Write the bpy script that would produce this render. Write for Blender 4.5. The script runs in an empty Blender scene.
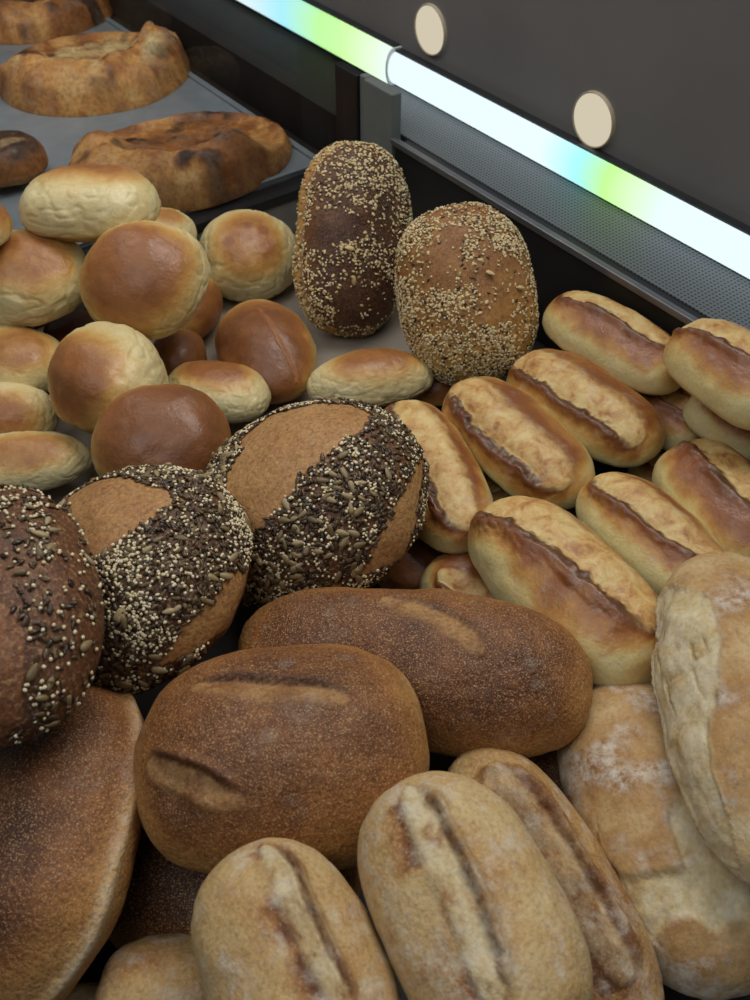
import bpy, math, random
import numpy as np
from mathutils import Matrix, Vector

# world placement of every loaf: centre, axes (rows of a 3x3 matrix), half sizes in metres, taper
PLACE = {
    'Fa': ([-0.3031, 0.832, 0.0166], [[1.0, 0.0, 0.0], [0.0, 1.0, 0.0], [0.0, 0.0, 1.0]], [0.0354, 0.0347, 0.0278], 0, 0.95),
    'Fb': ([-0.3712, 0.8245, 0.0388], [[0.9953, 0.0965, 0.0078], [-0.0965, 0.9953, -0.0008], [-0.0078, 0.0, 1.0]], [0.0278, 0.0363, 0.029], 0, 0.95),
    'Q': ([0.058, 0.7611, 0.0135], [[1.0, 0.0, 0.0], [0.0, 1.0, 0.0], [0.0, 0.0, 1.0]], [0.0222, 0.0263, 0.0211], 0, 0.95),
    'UL': ([-0.0238, 0.9164, 0.0798], [[-0.0856, 0.9296, 0.3586], [-0.6429, 0.2234, -0.7327], [-0.7612, -0.2932, 0.5785]], [0.0975, 0.0615, 0.0461], 0, 0.8),
    'OL': ([0.0846, 0.7956, 0.0948], [[0.1614, 0.9809, -0.1089], [-0.6492, 0.0224, -0.7603], [-0.7433, 0.1934, 0.6404]], [0.0836, 0.064, 0.048], 0, 0.8),
    'D': ([-0.3706, 0.8198, 0.1486], [[0.9971, -0.076, -0.0091], [0.076, 0.9971, -0.0007], [0.0092, 0.0, 1.0]], [0.037, 0.0378, 0.0302], 0, 0.95),
    'N': ([-0.2211, 0.9346, 0.0768], [[0.9283, 0.3718, 0.003], [-0.3718, 0.9283, -0.0012], [-0.0032, 0.0, 1.0]], [0.0361, 0.0319, 0.0255], 0, 0.95),
    'M': ([-0.1912, 0.876, 0.0224], [[0.9909, 0.135, 0.0017], [-0.135, 0.9909, -0.0002], [-0.0017, -0.0, 1.0]], [0.0306, 0.0458, 0.0367], 0, 0.95),
    'O': ([-0.1944, 0.7988, 0.0173], [[0.9898, 0.1426, -0.0017], [-0.1426, 0.9898, 0.0002], [0.0017, 0.0, 1.0]], [0.0273, 0.0347, 0.0278], 0, 0.95),
    'E': ([-0.1371, 0.9622, 0.0323], [[0.9897, -0.1365, 0.044], [0.1434, 0.935, -0.3243], [0.0031, 0.3273, 0.9449]], [0.0552, 0.0553, 0.0442], 0, 0.95),
    'F': ([-0.1072, 0.8017, 0.0245], [[0.3733, 0.9154, -0.1506], [-0.9277, 0.3672, -0.0677], [-0.0067, 0.165, 0.9863]], [0.074, 0.0467, 0.0373], 0, 0.95),
    'C': ([-0.3317, 0.8254, 0.0906], [[0.9762, 0.2141, -0.0344], [-0.2167, 0.9578, -0.1886], [-0.0075, 0.1916, 0.9815]], [0.0595, 0.0538, 0.043], 0, 0.95),
    'A': ([-0.2715, 0.8724, 0.1418], [[0.9975, -0.0686, -0.0159], [0.0698, 0.9927, 0.0984], [0.0091, -0.0993, 0.995]], [0.066, 0.0488, 0.039], 0, 0.95),
    'B': ([-0.2105, 0.7955, 0.1088], [[0.918, 0.3505, -0.1856], [-0.3966, 0.8069, -0.4378], [-0.0037, 0.4755, 0.8797]], [0.0602, 0.059, 0.0472], 0, 0.95),
    'H': ([-0.3423, 0.7539, 0.0445], [[0.9984, 0.0555, 0.009], [-0.0555, 0.9985, -0.0005], [-0.009, 0.0, 1.0]], [0.0548, 0.0442, 0.0354], 0, 0.95),
    'G': ([-0.2325, 0.6918, 0.0687], [[0.9095, -0.4066, -0.0863], [0.4156, 0.8929, 0.1732], [0.0066, -0.1934, 0.9811]], [0.0512, 0.0677, 0.0542], 0, 0.95),
    'K': ([-0.3311, 0.6841, 0.0398], [[0.9982, 0.0574, -0.0199], [-0.0601, 0.8871, -0.4576], [-0.0086, 0.4579, 0.889]], [0.0478, 0.0332, 0.0265], 0, 0.95),
    'J': ([-0.1461, 0.724, 0.0359], [[0.9535, 0.3013, 0.0036], [-0.3013, 0.9535, -0.0012], [-0.0038, 0.0, 1.0]], [0.0513, 0.0338, 0.0271], 0, 0.95),
    'P': ([-0.0031, 0.737, 0.0361], [[0.9736, -0.2212, -0.0566], [0.2282, 0.9511, 0.2082], [0.0078, -0.2156, 0.9764]], [0.0597, 0.0354, 0.0319], 0, 0.95),
    'L': ([-0.3062, 0.6268, 0.0348], [[0.9872, -0.1592, -0.0074], [0.1592, 0.9872, -0.0012], [0.0075, 0.0, 1.0]], [0.0636, 0.0326, 0.0261], 0, 0.95),
    'I': ([-0.1695, 0.5998, 0.0813], [[0.9947, -0.0991, 0.0267], [0.1026, 0.9531, -0.2847], [0.0027, 0.2859, 0.9582]], [0.0566, 0.0526, 0.0421], 0, 0.95),
    'R9': ([0.2601, 0.6742, 0.0455], [[0.5954, 0.8034, 0.0059], [-0.8034, 0.5954, -0.008], [-0.0099, 0.0, 1.0]], [0.0415, 0.0316, 0.0253], 0, 0.72),
    'R10': ([0.2961, 0.6324, 0.0758], [[0.5921, 0.8059, 0.0047], [-0.8059, 0.5921, -0.0064], [-0.008, -0.0, 1.0]], [0.0397, 0.0282, 0.0225], 0, 0.72),
    'R11': ([0.2543, 0.6324, 0.0121], [[0.6828, 0.7306, 0.0071], [-0.7305, 0.6828, -0.0076], [-0.0104, 0.0, 0.9999]], [0.0326, 0.0248, 0.0199], 0, 0.72),
    'R14': ([0.088, 0.6347, 0.0144], [[0.4661, 0.8847, 0.0023], [-0.8847, 0.4661, -0.0044], [-0.005, 0.0, 1.0]], [0.0442, 0.0269, 0.0215], 0, 0.72),
    'R13': ([0.0282, 0.5281, 0.0139], [[0.9626, 0.2709, 0.0005], [-0.2709, 0.9626, -0.0001], [-0.0005, -0.0, 1.0]], [0.0292, 0.027, 0.0216], 0, 0.95),
    'R1': ([0.213, 0.7289, 0.0875], [[0.6403, 0.7681, 0.0036], [-0.7681, 0.6403, -0.0044], [-0.0057, -0.0, 1.0]], [0.0731, 0.0374, 0.0299], 0, 0.72),
    'R7': ([0.283, 0.6279, 0.1307], [[0.5168, 0.8561, 0.002], [-0.8561, 0.5168, -0.0034], [-0.0039, 0.0, 1.0]], [0.0592, 0.0402, 0.0322], 0, 0.72),
    'R2': ([0.1809, 0.6717, 0.0599], [[0.6458, 0.7635, 0.0055], [-0.7635, 0.6458, -0.0065], [-0.0086, 0.0, 1.0]], [0.0768, 0.0415, 0.0332], 0, 0.72),
    'R3': ([0.1176, 0.6263, 0.0611], [[0.5539, 0.8325, 0.0056], [-0.8325, 0.554, -0.0084], [-0.0101, -0.0, 0.9999]], [0.0807, 0.0404, 0.0323], 0, 0.72),
    'R4': ([0.0471, 0.5939, 0.0542], [[0.2866, 0.958, 0.0028], [-0.958, 0.2866, -0.0093], [-0.0097, 0.0, 1.0]], [0.0837, 0.0377, 0.0301], 0, 0.72),
    'R8': ([0.2773, 0.5503, 0.0574], [[0.3479, 0.9375, 0.0026], [-0.9375, 0.3479, -0.007], [-0.0074, 0.0, 1.0]], [0.0697, 0.0435, 0.0348], 0, 0.72),
    'R6': ([0.2085, 0.5143, 0.0637], [[0.5269, 0.8499, 0.0051], [-0.8499, 0.5269, -0.0082], [-0.0096, 0.0, 1.0]], [0.068, 0.0365, 0.0292], 0, 0.72),
    'R12': ([0.0825, 0.4813, 0.0265], [[0.7619, 0.6477, 0.0004], [-0.6477, 0.7619, -0.0003], [-0.0005, 0.0, 1.0]], [0.0529, 0.0318, 0.0254], 0, 0.72),
    'R5': ([0.1377, 0.4599, 0.0687], [[0.5535, 0.8328, 0.0056], [-0.8328, 0.5536, -0.0084], [-0.01, 0.0, 0.9999]], [0.0893, 0.0468, 0.0374], 0, 0.72),
    'S1': ([-0.0463, 0.5314, 0.0808], [[-0.1367, 0.9345, -0.3285], [-0.9906, -0.1319, 0.0369], [-0.0089, 0.3305, 0.9438]], [0.0908, 0.0923, 0.072], 0, 0.95),
    'S2': ([-0.1594, 0.4309, 0.1076], [[0.0419, 0.9196, -0.3906], [-0.9991, 0.0357, -0.0232], [-0.0074, 0.3913, 0.9203]], [0.083, 0.0826, 0.0644], 0, 0.95),
    'T1': ([0.0241, 0.3873, 0.0768], [[0.9818, 0.1876, -0.0303], [-0.1899, 0.9632, -0.1903], [-0.0065, 0.1926, 0.9812]], [0.1163, 0.0532, 0.0426], 0.13, 0.78),
    'T4': ([-0.0889, 0.2648, 0.0221], [[0.9927, 0.1207, 0.0063], [-0.1207, 0.9927, -0.0008], [-0.0064, 0.0, 1.0]], [0.0819, 0.0556, 0.0445], 0, 0.88),
    'T2': ([-0.0519, 0.3012, 0.1094], [[0.9936, -0.1129, 0.0057], [0.1129, 0.9887, -0.0989], [0.0055, 0.0989, 0.9951]], [0.0821, 0.067, 0.0536], 0, 0.76),
    'T3': ([-0.1873, 0.2683, 0.0681], [[0.0197, 0.7058, -0.7081], [-0.9998, 0.0089, -0.0189], [-0.007, 0.7084, 0.7058]], [0.0964, 0.0747, 0.0598], 0, 0.88),
    'S3': ([-0.2153, 0.3519, 0.1786], [[0.2892, 0.9552, 0.0626], [-0.9572, 0.2892, 0.01], [-0.0085, -0.0628, 0.998]], [0.0879, 0.0628, 0.049], 0, 0.95),
    'X': ([0.1249, 0.3504, 0.0101], [[0.7268, 0.6868, -0.005], [-0.6868, 0.7268, 0.0048], [0.0069, 0.0, 1.0]], [0.0329, 0.0224, 0.0179], 0, 0.88),
    'W2': ([-0.1592, 0.1929, 0.0096], [[1.0, 0.0, 0.0], [0.0, 1.0, 0.0], [0.0, 0.0, 1.0]], [0.0309, 0.0196, 0.0157], 0, 0.74),
    'W1': ([-0.1147, 0.1872, 0.0463], [[1.0, 0.0, 0.0], [0.0, 1.0, 0.0], [0.0, 0.0, 1.0]], [0.0361, 0.0368, 0.0294], 0, 0.74),
    'V1': ([0.1796, 0.2928, 0.0416], [[0.1685, 0.9857, 0.0011], [-0.9857, 0.1685, -0.0067], [-0.0068, 0.0, 1.0]], [0.1021, 0.059, 0.0472], 0, 0.85),
    'V2': ([0.2255, 0.3387, 0.1045], [[-0.0451, 0.999, -0.0004], [-0.9989, -0.0451, -0.0097], [-0.0097, 0.0, 1.0]], [0.1149, 0.0542, 0.0434], 0, 0.85),
    'U3': ([0.0959, 0.2462, 0.0587], [[0.3733, 0.9277, 0.0021], [-0.9277, 0.3733, -0.0053], [-0.0057, 0.0, 1.0]], [0.0921, 0.0409, 0.0328], 0, 0.74),
    'U1': ([-0.0376, 0.175, 0.1232], [[0.4097, 0.9122, 0.0039], [-0.9122, 0.4098, -0.0087], [-0.0096, 0.0, 1.0]], [0.0669, 0.0435, 0.0348], 0, 0.74),
    'U2': ([0.0459, 0.2025, 0.1338], [[0.4007, 0.9162, 0.0031], [-0.9162, 0.4007, -0.007], [-0.0077, 0.0, 1.0]], [0.0732, 0.0446, 0.0357], 0, 0.74),
}
FEATURES = {
    'R1': {'slash': [[-1.032, 0.185, 0.761, 0.293, 0.0143, 0.28, 1.0, 3.4, 1.0, 0.95]]},
    'R7': {'slash': [[-1.375, 0.045, 0.46, 0.085, 0.015, 0.28, 1.0, 3.4, 1.0, 0.95]]},
    'R2': {'slash': [[-1.394, -0.023, 1.122, -0.403, 0.0174, 0.28, 1.0, 3.4, 1.0, 0.95]]},
    'R3': {'slash': [[-1.097, -0.252, 1.157, -0.44, 0.0193, 0.28, 1.0, 3.4, 1.0, 0.95]]},
    'R4': {'slash': [[-1.278, 0.06, 1.197, 0.012, 0.0164, 0.28, 1.0, 3.4, 1.0, 0.95]]},
    'R5': {'slash': [[-1.571, 0.0, 0.92, 0.366, 0.0229, 0.28, 1.0, 3.4, 1.0, 0.95]]},
    'R6': {'slash': [[-1.151, -0.055, 0.892, 0.202, 0.0144, 0.28, 1.0, 3.4, 1.0, 0.95]]},
    'R8': {'slash': [[-1.156, 0.242, 0.432, 0.145, 0.0173, 0.28, 1.0, 3.4, 1.0, 0.95]]},
    'R9': {'slash': [[-0.781, -0.064, 0.785, 0.146, 0.0097, 0.28, 1.0, 3.4, 1.0, 0.95]]},
    'R10': {'slash': [[-0.397, -0.354, 0.833, -0.033, 0.0092, 0.28, 1.0, 3.4, 1.0, 0.95]]},
    'R11': {'slash': [[-0.594, -0.154, 0.693, 0.005, 0.0096, 0.28, 1.0, 3.4, 1.0, 0.95]]},
    'R14': {'slash': [[-0.183, -0.076, 0.895, -0.025, 0.0096, 0.28, 1.0, 3.4, 1.0, 0.95]]},
    'R12': {'slash': [[-0.652, -0.343, 0.691, -0.31, 0.0106, 0.28, 1.0, 3.4, 1.0, 0.95]]},
    'F': {'slash': [[-0.329, 0.159, 1.546, 0.377, 0.003, 0.1, 0.3, 2.5, 0, 0.25]], 'brown': [0.388, -0.112, 0.915, 0.9]},
    'T1': {'slash': [[-0.15, 0.543, 0.308, 0.004, 0.0079, 0.5, 0.3, 2.2, 1.2, 0.7]]},
    'T2': {'slash': [[-0.532, 0.394, 0.382, 0.047, 0.0075, 1.0, 0.15, 3.2, 1.0, 0.65], [-1.006, -0.186, -0.171, -0.69, 0.0098, 1.0, 0.15, 3.4, 1.4, 0.7]]},
    'T3': {'rim': 1, 'tone': 0.12},
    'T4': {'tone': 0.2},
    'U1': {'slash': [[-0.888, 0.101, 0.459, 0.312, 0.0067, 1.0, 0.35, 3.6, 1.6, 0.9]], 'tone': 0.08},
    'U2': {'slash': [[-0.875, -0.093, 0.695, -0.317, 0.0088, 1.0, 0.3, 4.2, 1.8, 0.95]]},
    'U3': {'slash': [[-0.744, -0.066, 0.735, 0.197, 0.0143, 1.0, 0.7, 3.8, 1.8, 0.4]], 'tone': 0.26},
    'V1': {'torn': [[[0.181, -1.155], [0.307, -0.941], [0.356, -0.773], [0.324, -0.552], [0.36, -0.368], [0.34, -0.24], [0.085, -0.243], [0.011, -0.081], [-0.233, 0.248], [0.042, 0.036], [0.377, 0.088], [0.521, 0.5], [0.721, 0.383], [0.73, 0.145], [0.773, -0.157], [0.696, -0.369], [0.639, -0.562], [0.839, -0.841], [0.681, -1.041], [0.464, -1.162]], 0.0032]},
    'V2': {'torn': [[[-1.056, -1.198], [-0.728, -0.771], [-0.535, -0.561], [-0.393, -0.368], [-0.127, -0.393], [0.088, -0.541], [0.315, -0.784], [0.66, -0.793], [1.307, -0.655], [1.308, -1.13], [-0.04, -1.699]], 0.0009]},
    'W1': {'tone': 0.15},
    'W2': {},
    'X': {},
    'A': {'brown': [0.107, 0.437, 0.893, 0.42]},
    'B': {'brown': [0.106, -0.173, 0.979, 0.72]},
    'C': {'brown': [0.299, -0.146, 0.943, 0.3]},
    'D': {'brown': [0.604, 0.287, 0.744, 0.5]},
    'E': {'brown': [0.035, -0.147, 0.989, 0.42], 'spots': [[-0.325, -0.174, 0.93], [0.305, 0.03, 0.952], [0.022, 0.12, 0.992]]},
    'G': {'brown': [-0.651, -0.455, 0.607, 0.46]},
    'H': {'brown': [0.342, -0.212, 0.916, 0.3]},
    'I': {'brown': [0.235, -0.116, 0.965, 1.2]},
    'J': {'brown': [-0.042, 0.222, 0.974, 0.45]},
    'K': {'brown': [0.137, -0.34, 0.931, 0.45]},
    'L': {'brown': [0.249, -0.277, 0.928, 0.28]},
    'M': {'brown': [0.94, -0.201, 0.277, 0.7]},
    'N': {'brown': [0.272, 0.065, 0.96, 0.15]},
    'O': {'brown': [0.459, -0.346, 0.818, 1.4]},
    'P': {'brown': [0.124, -0.169, 0.978, 0.42]},
    'Q': {'brown': [0.147, -0.247, 0.958, 1.0]},
    'R13': {'brown': [0.536, -0.073, 0.841, 1.3]},
    'Fa': {'brown': [0.18, -0.436, 0.882, 1.4]},
    'Fb': {'brown': [0.493, -0.324, 0.807, 1.4]},
    'S1': {'bald': [[[0.855, -0.375], [0.292, -0.403], [-0.113, -0.364], [-0.545, -0.251], [-0.548, 0.123], [-0.546, 0.497], [-0.395, 0.731], [-0.086, 0.653], [0.201, 0.411], [0.517, 0.169], [0.832, -0.058], [0.92, -0.297]], [[-0.597, 1.452], [0.343, 1.186], [0.693, 1.057], [1.13, 0.907], [1.488, 0.55], [1.571, -0.0], [1.571, 0.0], [1.099, 1.509]]]},
    'S2': {'bald': [[[-0.088, -0.052], [-0.615, -0.328], [-0.736, -0.11], [-0.487, 0.339], [-0.302, 0.639], [-0.183, 0.753], [-0.01, 0.56], [0.13, 0.418], [0.272, 0.289], [0.267, 0.131]], [[-0.026, 1.849], [0.518, 1.275], [0.747, 1.166], [0.956, 0.908], [1.283, 0.636], [1.472, 0.422], [1.571, -0.0], [1.571, 0.0], [1.104, 1.582]]]},
    'S3': {'bald': [[[0.055, -0.897], [0.394, 0.218], [0.654, 0.362], [1.324, 0.326], [1.571, 0.0], [1.571, -0.0]]], 'sparse': 1},
    'UL': {'bald': [[[-0.008, -1.335], [-0.156, -0.653], [-0.135, -0.059], [0.025, -0.106], [0.15, -0.996]], [[0.551, -0.518], [0.331, 0.641], [0.972, 0.97], [1.089, -0.225]]], 'kern': [[0.098, -0.268, 0.959], [0.382, -0.146, 0.912]], 'oat': 1},
    'OL': {'bald': [[[-0.207, -0.463], [-0.62, -0.331], [-0.76, -0.053], [-0.638, 0.203], [-0.237, -0.024], [-0.029, -0.11], [-0.017, -0.327]], [[-0.096, 0.206], [-0.269, 0.587], [-0.168, 1.012], [0.061, 0.947], [0.346, 0.498], [0.383, 0.14]]], 'kern': [[-0.058, 0.361, 0.931], [0.035, 0.733, 0.68]], 'oat': 2},
}


SC = bpy.context.scene
COL = SC.collection
KIND = {'bun': (.62, .95, .95), 'roll': (.65, .72, .95), 'seedround': (.62, .95, .95), 'seedloaf': (.55, .8, .95),
        'batard': (.5, .88, .95), 'rustic': (.6, .74, .95), 'pale': (.55, .85, .95)}

# ------------------------------------------------------------------ noise
def _hash(ix, iy, iz, seed):
    n = (ix * 374761393 + iy * 668265263 + iz * 2147483647 + seed * 1274126177) & 0xFFFFFFFF
    n = ((n ^ (n >> 13)) * 1274126177) & 0xFFFFFFFF
    n = n ^ (n >> 16)
    return (n & 0xFFFF) / 65535.0
def noise(P, scale, seed=0):
    """smooth value noise in [-1, 1]"""
    Q = np.asarray(P, float) * scale + 100.37 + seed * 17.13
    I = np.floor(Q).astype(np.int64); Fq = Q - I
    U = Fq * Fq * Fq * (Fq * (Fq * 6 - 15) + 10)
    r = 0
    for dx in (0, 1):
        wx = U[:, 0] if dx else 1 - U[:, 0]
        for dy in (0, 1):
            wy = U[:, 1] if dy else 1 - U[:, 1]
            for dz in (0, 1):
                wz = U[:, 2] if dz else 1 - U[:, 2]
                r = r + wx * wy * wz * _hash(I[:, 0] + dx, I[:, 1] + dy, I[:, 2] + dz, seed)
    return r * 2 - 1
def fbm(P, scale, seed=0, octv=3):
    r = 0; a = 1; t = 0
    for k in range(octv):
        r = r + a * noise(P, scale * 2 ** k, seed + k * 7); t += a; a *= .5
    return r / t
def sm(a, b, x):
    t = np.clip((x - a) / (b - a), 0, 1); return t * t * (3 - 2 * t)
def spow(v, e): return np.sign(v) * np.abs(v) ** e

# ------------------------------------------------------------------ materials
def lin(h, a=1.0):
    c = [int(h[i:i + 2], 16) / 255 for i in (1, 3, 5)]
    return tuple((x / 12.92 if x <= .04045 else ((x + .055) / 1.055) ** 2.4) for x in c) + (a,)
class NT:
    def __init__(s, name):
        s.m = bpy.data.materials.new(name); s.m.use_nodes = True
        s.t = s.m.node_tree; s.t.nodes.clear()
        s.out = s.n('ShaderNodeOutputMaterial')
    def n(s, typ, **kw):
        x = s.t.nodes.new(typ)
        for k, v in kw.items(): setattr(x, k, v)
        return x
    def l(s, a, b): s.t.links.new(a, b)
    def setin(s, node, key, v):
        if hasattr(v, 'is_linked') or isinstance(v, bpy.types.NodeSocket): s.l(v, node.inputs[key])
        else: node.inputs[key].default_value = v
    def math(s, op, a, b=0.0, clamp=False):
        x = s.n('ShaderNodeMath', operation=op, use_clamp=clamp); s.setin(x, 0, a); s.setin(x, 1, b); return x.outputs[0]
    def mix(s, f, a, b, mode='MIX'):
        x = s.n('ShaderNodeMix', data_type='RGBA', blend_type=mode)
        s.setin(x, 0, f); s.setin(x, 6, a); s.setin(x, 7, b); return x.outputs[2]
    def ramp(s, f, stops):
        x = s.n('ShaderNodeValToRGB'); e = x.color_ramp.elements
        while len(e) < len(stops): e.new(.5)
        for i, (p, c) in enumerate(stops):
            e[i].position = p; e[i].color = c if not isinstance(c, str) else lin(c)
        s.setin(x, 0, f); return x.outputs[0]
    def noise(s, vec, scale, detail=3, rough=.55, dist=0):
        x = s.n('ShaderNodeTexNoise'); s.setin(x, 'Vector', vec)
        x.inputs['Scale'].default_value = scale; x.inputs['Detail'].default_value = detail
        x.inputs['Roughness'].default_value = rough; x.inputs['Distortion'].default_value = dist
        return x.outputs['Fac']
    def attr(s, name): return s.n('ShaderNodeAttribute', attribute_name=name).outputs['Fac']
    def objco(s):
        tc = s.n('ShaderNodeTexCoord'); oi = s.n('ShaderNodeObjectInfo')
        v = s.n('ShaderNodeVectorMath', operation='ADD'); s.l(tc.outputs['Object'], v.inputs[0])
        c = s.n('ShaderNodeCombineXYZ'); s.l(oi.outputs['Random'], c.inputs[0]); s.l(oi.outputs['Random'], c.inputs[2])
        s.l(c.outputs[0], v.inputs[1]); return v.outputs[0], oi.outputs['Random']
    def bsdf(s, col, rough, bump=None, bstr=.3, bdist=.001, metal=0, spec=.35, coat=0):
        b = s.n('ShaderNodeBsdfPrincipled'); s.setin(b, 'Base Color', col); s.setin(b, 'Roughness', rough)
        b.inputs['Metallic'].default_value = metal; b.inputs['Specular IOR Level'].default_value = spec
        b.inputs['Coat Weight'].default_value = coat; b.inputs['Coat Roughness'].default_value = .35
        if bump is not None:
            bn = s.n('ShaderNodeBump'); s.l(bump, bn.inputs['Height'])
            bn.inputs['Strength'].default_value = bstr; bn.inputs['Distance'].default_value = bdist
            s.l(bn.outputs[0], b.inputs['Normal'])
        s.l(b.outputs[0], s.out.inputs[0]); return b

def bread_mat(name, ramp, crumb, dark, flour='#cfc6b4', amp=.35, nscale=45, speck=0, speckcol='#c09a68', specks=900,
              rough=.5, bstr=.35, grain=420, spec=.35, drift=.12, gm=1.0):
    t = NT(name); co, rnd = t.objco()
    n1 = t.noise(co, nscale, 4, .6); n2 = t.noise(co, grain, 3, .6); n3 = t.noise(co, nscale * 3.2, 4, .65)
    bake = t.attr('bake')
    v = t.math('ADD', bake, t.math('MULTIPLY', t.math('SUBTRACT', n1, .5), amp))
    v = t.math('ADD', v, t.math('MULTIPLY', t.math('SUBTRACT', n3, .5), amp * .45))
    v = t.math('ADD', v, t.math('MULTIPLY', t.math('SUBTRACT', rnd, .5), drift), True)
    col = t.ramp(v, ramp)
    if speck:
        sp = t.noise(co, specks, 2, .5)
        col = t.mix(t.math('MULTIPLY', t.ramp(sp, [(.54, (0, 0, 0, 1)), (.66, (1, 1, 1, 1))]), speck), col, lin(speckcol))
        sd = t.noise(co, specks * .7, 2, .5)
        col = t.mix(t.math('MULTIPLY', t.ramp(sd, [(.30, (1, 1, 1, 1)), (.44, (0, 0, 0, 1))]), speck * .7), col, lin(ramp[-1][1]))
    cn = t.noise(co, 62, 5, .66, .4)
    cc = t.ramp(cn, [(.32, crumb[2]), (.46, crumb[1]), (.62, crumb[0])])
    col = t.mix(t.attr('slash'), col, cc)
    ed = t.math('MULTIPLY', t.attr('edge'), t.ramp(t.noise(co, 160, 3), [(.25, (.55, .55, .55, 1)), (.5, (1, 1, 1, 1))]))
    col = t.mix(ed, col, lin(dark))
    col = t.mix(gm, col, t.ramp(n2, [(.28, (.62, .60, .58, 1)), (.5, (1, 1, 1, 1)), (.72, (1.22, 1.2, 1.16, 1))]), 'MULTIPLY')
    fl = t.math('MULTIPLY', t.attr('flour'), t.ramp(t.noise(co, 130, 5, .75), [(.38, (0, 0, 0, 1)), (.62, (1, 1, 1, 1))]))
    col = t.mix(fl, col, lin(flour))
    h = t.math('ADD', t.math('MULTIPLY', n2, .6), n3)
    r = t.math('ADD', rough, t.math('MULTIPLY', t.math('SUBTRACT', n3, .5), .35))
    r = t.math('ADD', r, t.math('MULTIPLY', t.attr('slash'), .15))
    t.bsdf(col, r, h, bstr, .0016, spec=spec)
    return t.m

M = {}
M['bun'] = bread_mat('soft_bun_crust', [(0, '#d2c494'), (.2, '#cbb278'), (.42, '#bb8d4c'), (.66, '#945e31'), (1, '#643a20')],
                     ('#c98d4e', '#b06f35', '#8f5426'), '#7a4520', amp=.38, nscale=40, rough=.4, bstr=.4, grain=330, spec=.5, gm=.22)
M['roll'] = bread_mat('crisp_roll_crust', [(0, '#d8cc98'), (.22, '#d0ba7c'), (.42, '#bb8a48'), (.66, '#8f5428'), (1, '#5a3018')],
                      ('#d8be80', '#c89d5c', '#9c6432'), '#3f2012', amp=.34, nscale=42, rough=.38, bstr=.4, grain=380, spec=.55, gm=.22)
M['seedround'] = bread_mat('seeded_loaf_crust', [(0, '#ae8654'), (.35, '#9c6f42'), (.65, '#7d5031'), (1, '#402619')],
                           ('#ad7c48', '#9b6737', '#84522a'), '#4a2815', amp=.5, nscale=42, rough=.5, bstr=.8, grain=300, speck=.35, speckcol='#c39b6a', specks=420)
M['seedloaf'] = bread_mat('dark_tin_loaf_crust', [(0, '#bd9c58'), (.35, '#aa7d42'), (.65, '#7d4f2c'), (1, '#43291f')],
                          ('#b07a40', '#9b6332', '#7f4d28'), '#45281b', amp=.4, nscale=40, rough=.55, bstr=.6, grain=260, speck=.3)
M['batard'] = bread_mat('brown_rye_crust', [(0, '#bd9760'), (.35, '#a67640'), (.62, '#84532a'), (.82, '#633a20'), (1, '#432517')],
                        ('#b28a58', '#997044', '#7a512e'), '#3c2012', amp=.55, nscale=24, rough=.5, bstr=1.0, grain=420, speck=.75, speckcol='#bd9663', specks=1050)
M['rustic'] = bread_mat('floury_rustic_crust', [(0, '#c6b083'), (.35, '#b79560'), (.62, '#9c6e3c'), (.85, '#7c4c25'), (1, '#5e3519')],
                        ('#cbbc97', '#b8a277', '#8a6038'), '#5e3519', amp=.8, nscale=36, rough=.6, bstr=.8, grain=400, gm=.6, speck=.35, speckcol='#cdb68c', specks=620)
M['pale'] = bread_mat('pale_farmhouse_crust', [(0, '#d0c3a2'), (.35, '#c2a678'), (.62, '#aa8350'), (.85, '#946839'), (1, '#7c5430')],
                      ('#cfc3a0', '#c3b084', '#ab8a58'), '#7c5730', flour='#d2cbbd', amp=.6, nscale=26, rough=.6, bstr=.5, grain=350, gm=.45, speck=.12, speckcol='#d8c8a4', specks=500)
M['pide'] = bread_mat('blistered_flatbread_crust', [(0, '#cdae78'), (.28, '#bd8a4e'), (.55, '#935c2e'), (1, '#331d12')],
                      ('#d0bb8c', '#c2a068', '#a87a44'), '#2c1a10', amp=.65, nscale=34, rough=.55, bstr=.5, grain=200)

def simple(name, c1, c2, rough, scale=60, metal=0, bstr=.1, spec=.4):
    t = NT(name); co, r = t.objco()
    n = t.noise(co, scale, 4); t.bsdf(t.ramp(n, [(.3, c1), (.7, c2)]), rough, n, bstr, .001, metal, spec); return t.m
def seed_mat(name, c1, c2, c3, rough=.45):
    t = NT(name); co, r = t.objco()
    a = t.attr('tone'); t.bsdf(t.ramp(t.math('ADD', a, t.math('MULTIPLY', r, .4), True), [(0, c1), (.5, c2), (1, c3)]), rough, spec=.4); return t.m
M['flax'] = seed_mat('dark_flax', '#241a13', '#3a2b1d', '#604c34', .32)
M['sesame'] = seed_mat('cream_millet', '#c6ad80', '#d6c59a', '#e2d6b4', .5)
M['sunflower'] = seed_mat('grey_brown_kernel', '#544430', '#7b6846', '#a3906a', .45)
M['oat'] = seed_mat('pale_oat_flake', '#a98c5c', '#c4aa78', '#d8c494', .6)

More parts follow.
